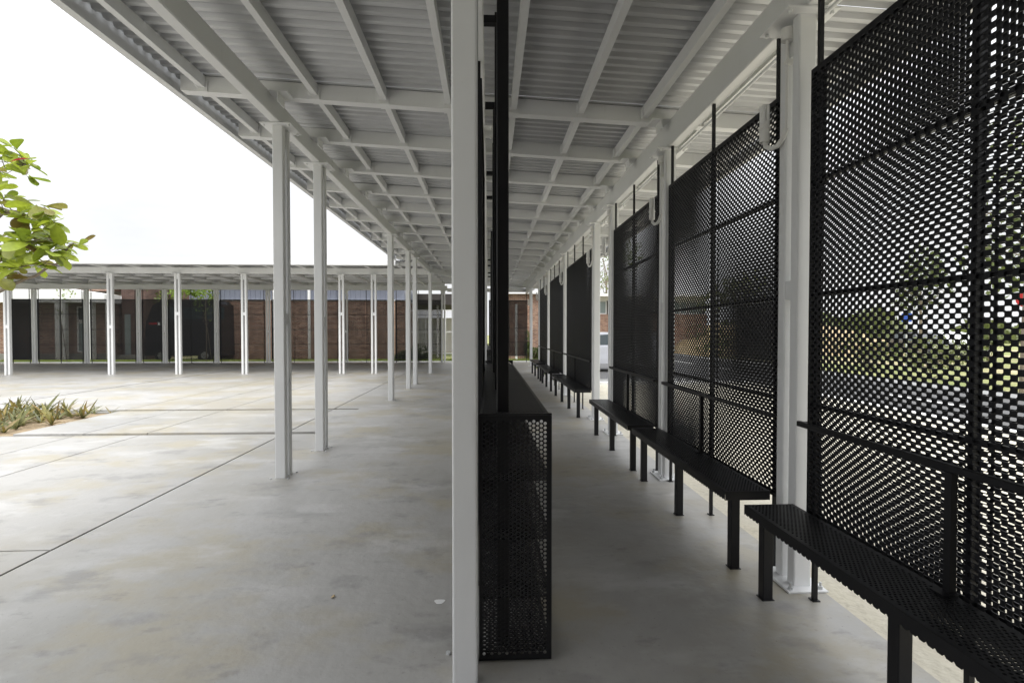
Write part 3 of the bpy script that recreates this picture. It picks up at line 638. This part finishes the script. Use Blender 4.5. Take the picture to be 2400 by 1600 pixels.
# ------------------------------------------------------------------ buildings behind the far wing
def wall_building(name, lb, boxes, loc=(0,0,0)):
    s = thing(name, loc, label=lb, cat='building')
    for (nm, x0, x1, y0, y1, z0, z1, m) in boxes:
        b = MB(); b.box(x0,x1,y0,y1,z0,z1); b.build(nm, M[m], s)
    return s
def window(parent, x0, x1, z0, z1, y, fm='white', gm='glass', bars=1):
    b = MB(); t = .07
    b.box(x0,x0+t,y-.06,y,z0,z1); b.box(x1-t,x1,y-.06,y,z0,z1); b.box(x0+t,x1-t,y-.06,y,z0,z0+t); b.box(x0+t,x1-t,y-.06,y,z1-t,z1)
    for k in range(bars): xm = x0+(x1-x0)*(k+1)/(bars+1); b.box(xm-.025,xm+.025,y-.058,y-.002,z0+t,z1-t)
    o = b.build('window', M[fm], parent); b = MB(); b.box(x0+t,x1-t,y-.03,y-.02,z0+t,z1-t); b.build('pane', M[gm], o)
X = lambda xs, Y: onY(xs, Y)
a, c = X(508,29.6), X(948,29.6)
s = wall_building('brick_hall', 'long red brick building with blue-grey cladding above, behind the middle of the far wing',
  [('wall',a,c,29.6,34,-.15,3.25,'brick'),('cornice',a-.05,c+.05,29.55,34,3.255,3.30,'white'),('upper_wall',a,c,29.64,34,3.305,4.9,'clad'),('roof',a-.6,c+.6,28.9,34.5,4.905,5.05,'white')])
for k in range(int((c-a)/.28)):
    b = MB(); xx = a+.1+k*.28; b.box(xx,xx+.07,29.61,29.638,3.31,4.9); b.build('cladding_rib', M['clad'], s)
for xs, lb in ((725,'white round pole against the brick building'),(642,'white downpipe at the corner behind the near columns')):
    b = MB(); x = X(xs,28.6); b.cyl((x,28.6,-.15),(x,28.6,4.9),.075,n=12); b.box(x-.14,x+.14,28.46,28.74,-.15,-.1); tag(b.build('pole', M['white']), lb, 'pole', 'white poles behind the far wing')
a, c = X(1186,29.2), X(1300,29.2)
s = wall_building('brick_house', 'red brick building closing the end of the walkway', [('wall',a,c+1.5,29.2,35,-.15,3.62,'brick'),('roof',a-.3,c+2,28.9,35.5,3.625,3.8,'white')])
b = MB(); x = X(1210,28.4); b.cyl((x,28.4,-.15),(x,28.4,3.0),.07,n=12)
tag(b.build('pole', M['white']), 'pale banded pole behind the screen at the end of the walkway', 'pole')
a, c = X(-120,31), X(262,31)
s = wall_building('classroom_block', 'brick building with a broad white fascia and pillars behind the far wing at left',
  [('wall',a,c,31,36,-.15,3.3,'brick'),('plinth',a,c,30.6,30.99,-.15,.22,'conc_dark'),('upper_wall',X(150,31.6),c-.3,31.6,36,3.9,4.9,'brick')])
b = MB(); xm = X(140,30.3); b.add([(a,30.2,3.15),(c+.2,30.2,3.15),(c+.2,31.5,3.15),(a,31.5,3.15),(a,30.2,4.1),(xm,30.2,4.0),(c+.2,30.2,3.62),(c+.2,31.5,3.62),(xm,31.5,4.0),(a,31.5,4.1)],
   [(3,2,1,0),(0,1,6,5,4),(4,5,8,9),(5,6,7,8),(1,2,7,6),(2,3,9,8,7),(3,0,4,9)]); b.build('fascia', M['white'], s)
for xs, w in ((146,.55),(218,.2),(258,.25)):
    b = MB(); x = X(xs,30.4); b.box(x-w/2,x+w/2,30.25,30.5,-.15,3.145); b.build('pillar', M['white'], s)
window(s, X(181,30.95), X(200,30.95), 2.1, 2.95, 30.99, bars=0); window(s, X(181,30.95), X(200,30.95), .3, 2.05, 30.99, gm='greyglass', bars=0)
a, c = X(286,31.5), X(342,31.5)
s = wall_building('dark_lodge', 'dark brown timber building with a pale door between the brick blocks', [('wall',a,c,31.5,36,-.15,4.6,'brick_dk'),('roof',a-.4,c+.2,31,36.5,4.605,4.8,'dark'),('step',a,c,30.9,31.49,-.15,.12,'conc_dark')])
b = MB(); b.box(X(292,31.4),X(305,31.4),31.42,31.495,.125,2.5); d = b.build('door', M['greyglass'], s); b = MB(); b.box(X(303,31.4),X(304,31.4),31.39,31.419,1.1,1.25); b.build('handle', M['alloy'], d)
wall_building('added_shade_building', 'dark brick building added unseen behind the camera to shade the near end', [('wall',-1.3,1.70,-9,-3.0,.003,3.28,'brick_dk'),('wall',1.95,4.2,-9,-3.0,-.15,3.05,'brick_dk'),('roof',1.95,4.3,-9.1,-2.9,3.055,3.16,'dark')])  # unseen building, added to darken the near end of the walkway
# low grey hall seen above the minibus
a, c = X(342,38), X(520,38)
wall_building('grey_hall', 'pale grey hall far behind the black minibus', [('wall',a,c,38,44,-.15,5.4,'clad'),('roof',a-.5,c+.5,37.5,44,5.405,5.6,'white')])
# open shed behind the gate
a, c = X(950,36), X(1120,36)
s = wall_building('open_shed', 'open-sided shed with a dark roof behind the mesh gate', [('roof',a,c,33,42,3.2,3.9,'dark'),('back_wall',a,c,42.01,42.2,-.15,2.6,'white')])
for x in (a+.3,(a+c)/2,c-.3):
    b = MB(); b.box(x-.06,x+.06,33.2,33.32,-.15,3.195); b.build('post', M['white'], s)
# mesh gate
a, c = X(952,27.6), X(1135,27.6)
s = thing('mesh_gate', (0,27.6,-.15), label='pale steel gate with wire mesh at the far corner of the walkway', cat='gate')
b = MB()
for z in (.48,1.62,2.77): b.box(a,c,-.03,.03,z-.035,z+.035)
for k in range(5): x = a+(c-a)*k/4; b.box(x-.035,x+.035,-.031,.031,0,2.80)
b.build('frame', M['white'], s)
b = MB(); kx = int((c-a)/.1)
for k in range(kx): x = a+(c-a)*(k+.5)/kx; b.box(x-.004,x+.004,-.004,.004,.52,2.73)
for k in range(22): z = .57+k*.1; b.box(a,c,-.0038,.0038,z-.004,z+.004)
b.build('wire_mesh', M['galv'], s)
# ------------------------------------------------------------------ black minibus behind the screens
x0, x1 = X(338,28.2), X(520,28.2)
s = thing('minibus', (0,28.2,-.15), label='tall black minibus parked behind the two darkest screens', cat='van')
b = MB(); prof = [(0,.35),(.0,1.2),(.12,2.2),(.45,3.05),(.9,3.3),(x1-x0-.3,3.32),(x1-x0-.05,3.1),(x1-x0,.35)]
m = len(prof); b.add([(x0+p[0],0,p[1]) for p in prof]+[(x0+p[0],2.0,p[1]) for p in prof], [tuple(range(m)),tuple(range(2*m-1,m-1,-1))]+[(i,m+i,m+(i+1)%m,(i+1)%m) for i in range(m)]); b.build('body', M['van'], s)
for k in range(3):
    b = MB(); xx = x0+.9+k*1.15; b.box(xx,xx+1.0,-.012,-.001,2.3,2.95); b.build('window', M['glass'], s)
for xx in (x0+.9,x1-.9):
    b = MB(); b.cyl((xx,-.02,.36),(xx,.22,.36),.36,n=20); w_ = b.build('wheel', M['rubber'], s); b = MB(); b.cyl((xx,-.035,.36),(xx,-.021,.36),.2,n=14); b.build('rim', M['alloy'], w_)
b = MB(); b.box(X(349,28.18),X(368,28.18),-.01,-.001,2.02,2.11); b.build('stripe', M['red'], s)
b = MB(); b.box(X(370,28.18),X(375,28.18),-.01,-.001,1.98,2.14); b.build('badge', M['white'], s)
# ------------------------------------------------------------------ saplings, shrubs and a grass strip behind the far wing
b = MB(); b.box(-41, 3.6, 25.72, 29.15, -.16, -.06); tag(b.build('lawn', M['grass_soil']), kind='structure')
V = []; F = []
for _ in range(26000):
    x = rng.uniform(-26,3.4); y = rng.uniform(25.8,28.8)
    h = rng.uniform(.04,.13); a_ = rng.uniform(0,6.28); dx, dy = math.cos(a_)*.008, math.sin(a_)*.008; o = len(V)
    V += [(x-dx,y-dy,-.06),(x+dx,y+dy,-.06),(x+rng.uniform(-.04,.04),y+rng.uniform(-.04,.04),-.06+h)]; F.append((o,o+1,o+2))
me = bpy.data.meshes.new('grass'); me.from_pydata(V, [], F); me.materials.append(M['grass']); tag(link('grass', me), kind='stuff')
def sapling(xs, Y, h, lb, seed):
    s = thing('sapling', (X(xs,Y),Y,-.12), label=lb, cat='tree', group='saplings behind the far wing'); b = MB()
    b.path([(0,0,0),(.03,0,h*.35),(-.02,.02,h*.7),(.03,0,h)],[.03,.026,.02,.008],6)
    for k in range(7): z = h*random.uniform(.5,.95); b.path([(0,0,z),(random.uniform(-.25,.25),0,z+.2),(random.uniform(-.6,.6),random.uniform(-.2,.2),z+.35)],[.012,.008,.004],5)
    b.build('trunk', M['bark'], s); crown('crown',0,0,h*.85,.6,.6,h*.25,110,.06,M['lime'],s,seed)
    b = MB(); b.path([(.28,0,0),(.06,0,h*.5)],.018,5); b.build('stake', M['bark'], s)
sapling(143,27.2,3.9,'thin staked sapling behind the far screen with the white pillar',3); sapling(483,27.0,3.7,'thin sapling in front of the black minibus',4)
tree_(X(466,29.0),29.0,4.6,1.3,900,M['lime'],'lime green young tree above the dark screens',11,.1,'trees behind the far wing',.6)
tree_(X(362,33),33,4.8,1.2,500,M['bush'],'small grey-green tree above the narrow black screen',12,.1,'trees behind the far wing',.6)
for i, (xs, Y, h, lb) in enumerate([(940,26.4,.75,'low dark shrub at the foot of the far screen, left'),(965,26.2,.85,'low dark shrub at the foot of the far screen, middle'),(985,26.5,.7,'low dark shrub at the foot of the far screen, right'),(1256,28.6,.9,'small shrub at the foot of the red brick wall'),(1236,28.8,1.3,'slim shrub between the end screen and the white column')]):
    shrub(X(xs,Y), Y, h, .55 if xs < 1000 else .3, 420, lb, 30+i, 'shrubs at the far wing')
# ------------------------------------------------------------------ outside the screened side: cars, signs, shrubs, trees, buildings
def make_car(pm):
    s = thing('parked_car'); L = 4.5; hw = .86
    low = [(0,.32),(.02,.72),(.25,.88),(1.15,1.0),(3.6,1.02),(4.35,.98),(4.48,.75),(4.5,.34)]
    def body(prof, w0, w1, zt):
        b = MB(); m = len(prof); w = lambda z: w0+(w1-w0)*max(0,(z-.6)/(zt-.6))
        b.add([(p[0]-L/2,-w(p[1]),p[1]) for p in prof]+[(p[0]-L/2,w(p[1]),p[1]) for p in prof], [tuple(range(m-1,-1,-1)),tuple(range(m,2*m))]+[(i,(i+1)%m,m+(i+1)%m,m+i) for i in range(m)]); return b
    bm_ = body(low, hw, .82, 1.0); bm_.build('body', M[pm], s)
    body([(1.05,1.0),(1.75,1.5),(2.2,1.57),(3.5,1.57),(4.05,1.45),(4.33,1.0)], .82, .66, 1.57).build('cabin', M[pm], s)
    for sy in (-1, 1):
        for (pr_) in ([(1.45,1.06),(1.88,1.46),(2.45,1.5),(2.45,1.06)],[(2.53,1.06),(2.53,1.5),(3.3,1.5),(3.3,1.06)],[(3.38,1.06),(3.38,1.5),(3.85,1.42),(4.05,1.06)]):
            b = MB(); wz = lambda z: (.82+(.66-.82)*(z-.6)/.97)*1+.006
            b.add([(p[0]-L/2, sy*wz(p[1]), p[1]) for p in pr_], [(0,1,2,3)]); b.build('window', M['glass'], s)
        for wx in (.85, 3.6):
            b = MB(); b.cyl((wx-L/2,sy*.87,.31),(wx-L/2,sy*.66,.31),.315,n=22); w_ = b.build('wheel', M['rubber'], s)
            b = MB(); b.cyl((wx-L/2,sy*.885,.31),(wx-L/2,sy*.871,.31),.2,n=16); b.build('rim', M['alloy'], w_)
        b = MB(); b.box(-L/2-.005,-L/2+.12,sy*.62-.16,sy*.62+.16,.66,.8); b.build('headlight', M['bulb'], s)
        b = MB(); b.box(L/2-.14,L/2+.004,sy*.66-.12,sy*.66+.12,.72,.95); b.build('tail_light', M['red'], s)
    b = MB(); b.box(-L/2-.03,-L/2+.05,-.8,.8,.34,.5); b.box(L/2-.05,L/2+.03,-.8,.8,.36,.52); b.build('bumper', M['van'], s)
    return s
for pm, loc_, rz, lb in (('silver',(4.75,20.9,-.1),0,'silver car parked beyond the open gap between two white columns'),('grey_car',(25.5,29,-.1),R(75),'dark grey car parked far off beyond the nearest screen'),('white_car',(28,30,-.1),R(75),'white car parked beside the dark grey car'),('grey_car',(10.2,33,-.1),R(90),'dark car on the road beyond the screens')):
    c_ = make_car(pm); c_.location = loc_; c_.rotation_euler = (0,0,rz); tag(c_, lb, 'car', 'cars outside the screened side')
s = wall_building('brick_annex', 'brick building with a strip of windows and a white eave beyond the silver car', [('wall',5,16,37,44,-.15,2.75,'brick'),('upper_wall',5,16,37.05,44,3.75,4.0,'white'),('roof',4.3,16.6,36.2,44.6,4.005,4.2,'white'),('back_panel',5,16,37.4,37.5,2.755,3.745,'dark')])
for k in range(9): window(s, 5.1+k*1.2, 6.2+k*1.2, 2.76, 3.74, 37.2, gm='greyglass', bars=1)
def sign(x, y, z, m, shape, lb, rz):
    s = thing('road_sign', (x,y,-.15), rz, label=lb, cat='sign'); b = MB(); b.cyl((0,0,0),(0,0,z+.45),.03,n=8); b.build('pole', M['galv'], s)
    b = MB()
    if shape == 'round': b.cyl((0,-.05,z+.15),(0,-.035,z+.15),.24,n=24); f_ = b.build('panel', M[m], s); b = MB(); b.box(-.15,.15,-.056,-.051,z+.11,z+.19); b.build('bar', M['white'], f_)
    else: b.box(-.17,.17,-.05,-.035,z+.05,z+.4); b.build('panel', M[m], s)
sign(16.9,15.4,2.5,'red','round','round red sign with a white bar seen through the nearest screen',R(-45)); sign(17.4,20.6,2.0,'blue','square','small square blue sign far beyond the nearest screen',R(-40))
b = MB(); nx, ny = 30, 16; vs = []
for i in range(nx+1):
    for j in range(ny+1):
        x = 13+18*i/nx; y = 34+12*j/ny; h = 2.3*math.sin(math.pi*j/ny)**.7*math.sin(math.pi*i/nx)**.4; vs.append((x,y,-.17+h*(.85+.3*random.random())))
b.add(vs, [(i*(ny+1)+j,(i+1)*(ny+1)+j,(i+1)*(ny+1)+j+1,i*(ny+1)+j+1) for i in range(nx) for j in range(ny)])
tag(b.build('earth_bank', M['bank']), kind='structure')
r = random.Random(5)
for i in range(26):
    d = 16+22*r.random(); a_ = .75+.75*i/26+r.uniform(-.03,.03); a_ = 1.28*i/26+.32
    x = max(d*math.sin(a_)*1.15, 13.6+r.random()*3); y = d*math.cos(a_)*1.2+2
    shrub(x, y, r.uniform(1.0,2.2), r.uniform(.9,1.8), 500, 'rounded green shrub on the grass verge across the road', 60+i, 'shrubs on the verge across the road')
for i, (x, y, h, rx, lb) in enumerate([(13.8,12.6,6.4,1.9,'slender tree with loose foliage at the right picture edge, behind the nearest screen'),(21,24,5.5,1.7,'young tree on the verge, behind the middle of the nearest screen'),(15.5,31,6.2,2.0,'tree by the road bend behind the second screen'),(9.6,42,9.5,2.6,'tall tree above the brick building beyond the car gap'),(31,26,6.5,2.6,'bushy tree far across the verge'),(24,14,5.8,2.0,'tree on the verge well to the right')]):
    tree_(x, y, h, rx, 900, M['bush'], lb, 90+i, .13)
# distant belt of woodland closing the horizon
V = []; F = []
for i in range(9000):
    a_ = rng.uniform(0.25,2.0); d = rng.uniform(95,125); top = 3.0+2.0*math.sin(a_*23)+1.5*math.sin(a_*57+1)
    p = np.array((d*math.sin(a_), d*math.cos(a_), rng.uniform(-.1,max(.8,top)))); u = rng.normal(0,1,3); u /= np.linalg.norm(u); w = np.cross(u, rng.normal(0,1,3)); w /= np.linalg.norm(w); s_ = rng.uniform(.5,1.2); o = len(V)
    V += [tuple(p-u*s_), tuple(p+w*s_*.7), tuple(p+u*s_), tuple(p-w*s_*.7)]; F.append((o,o+1,o+2,o+3))
me = bpy.data.meshes.new('woods'); me.from_pydata(V, [], F); me.materials.append(M['bush']); tag(link('woods', me), kind='stuff')
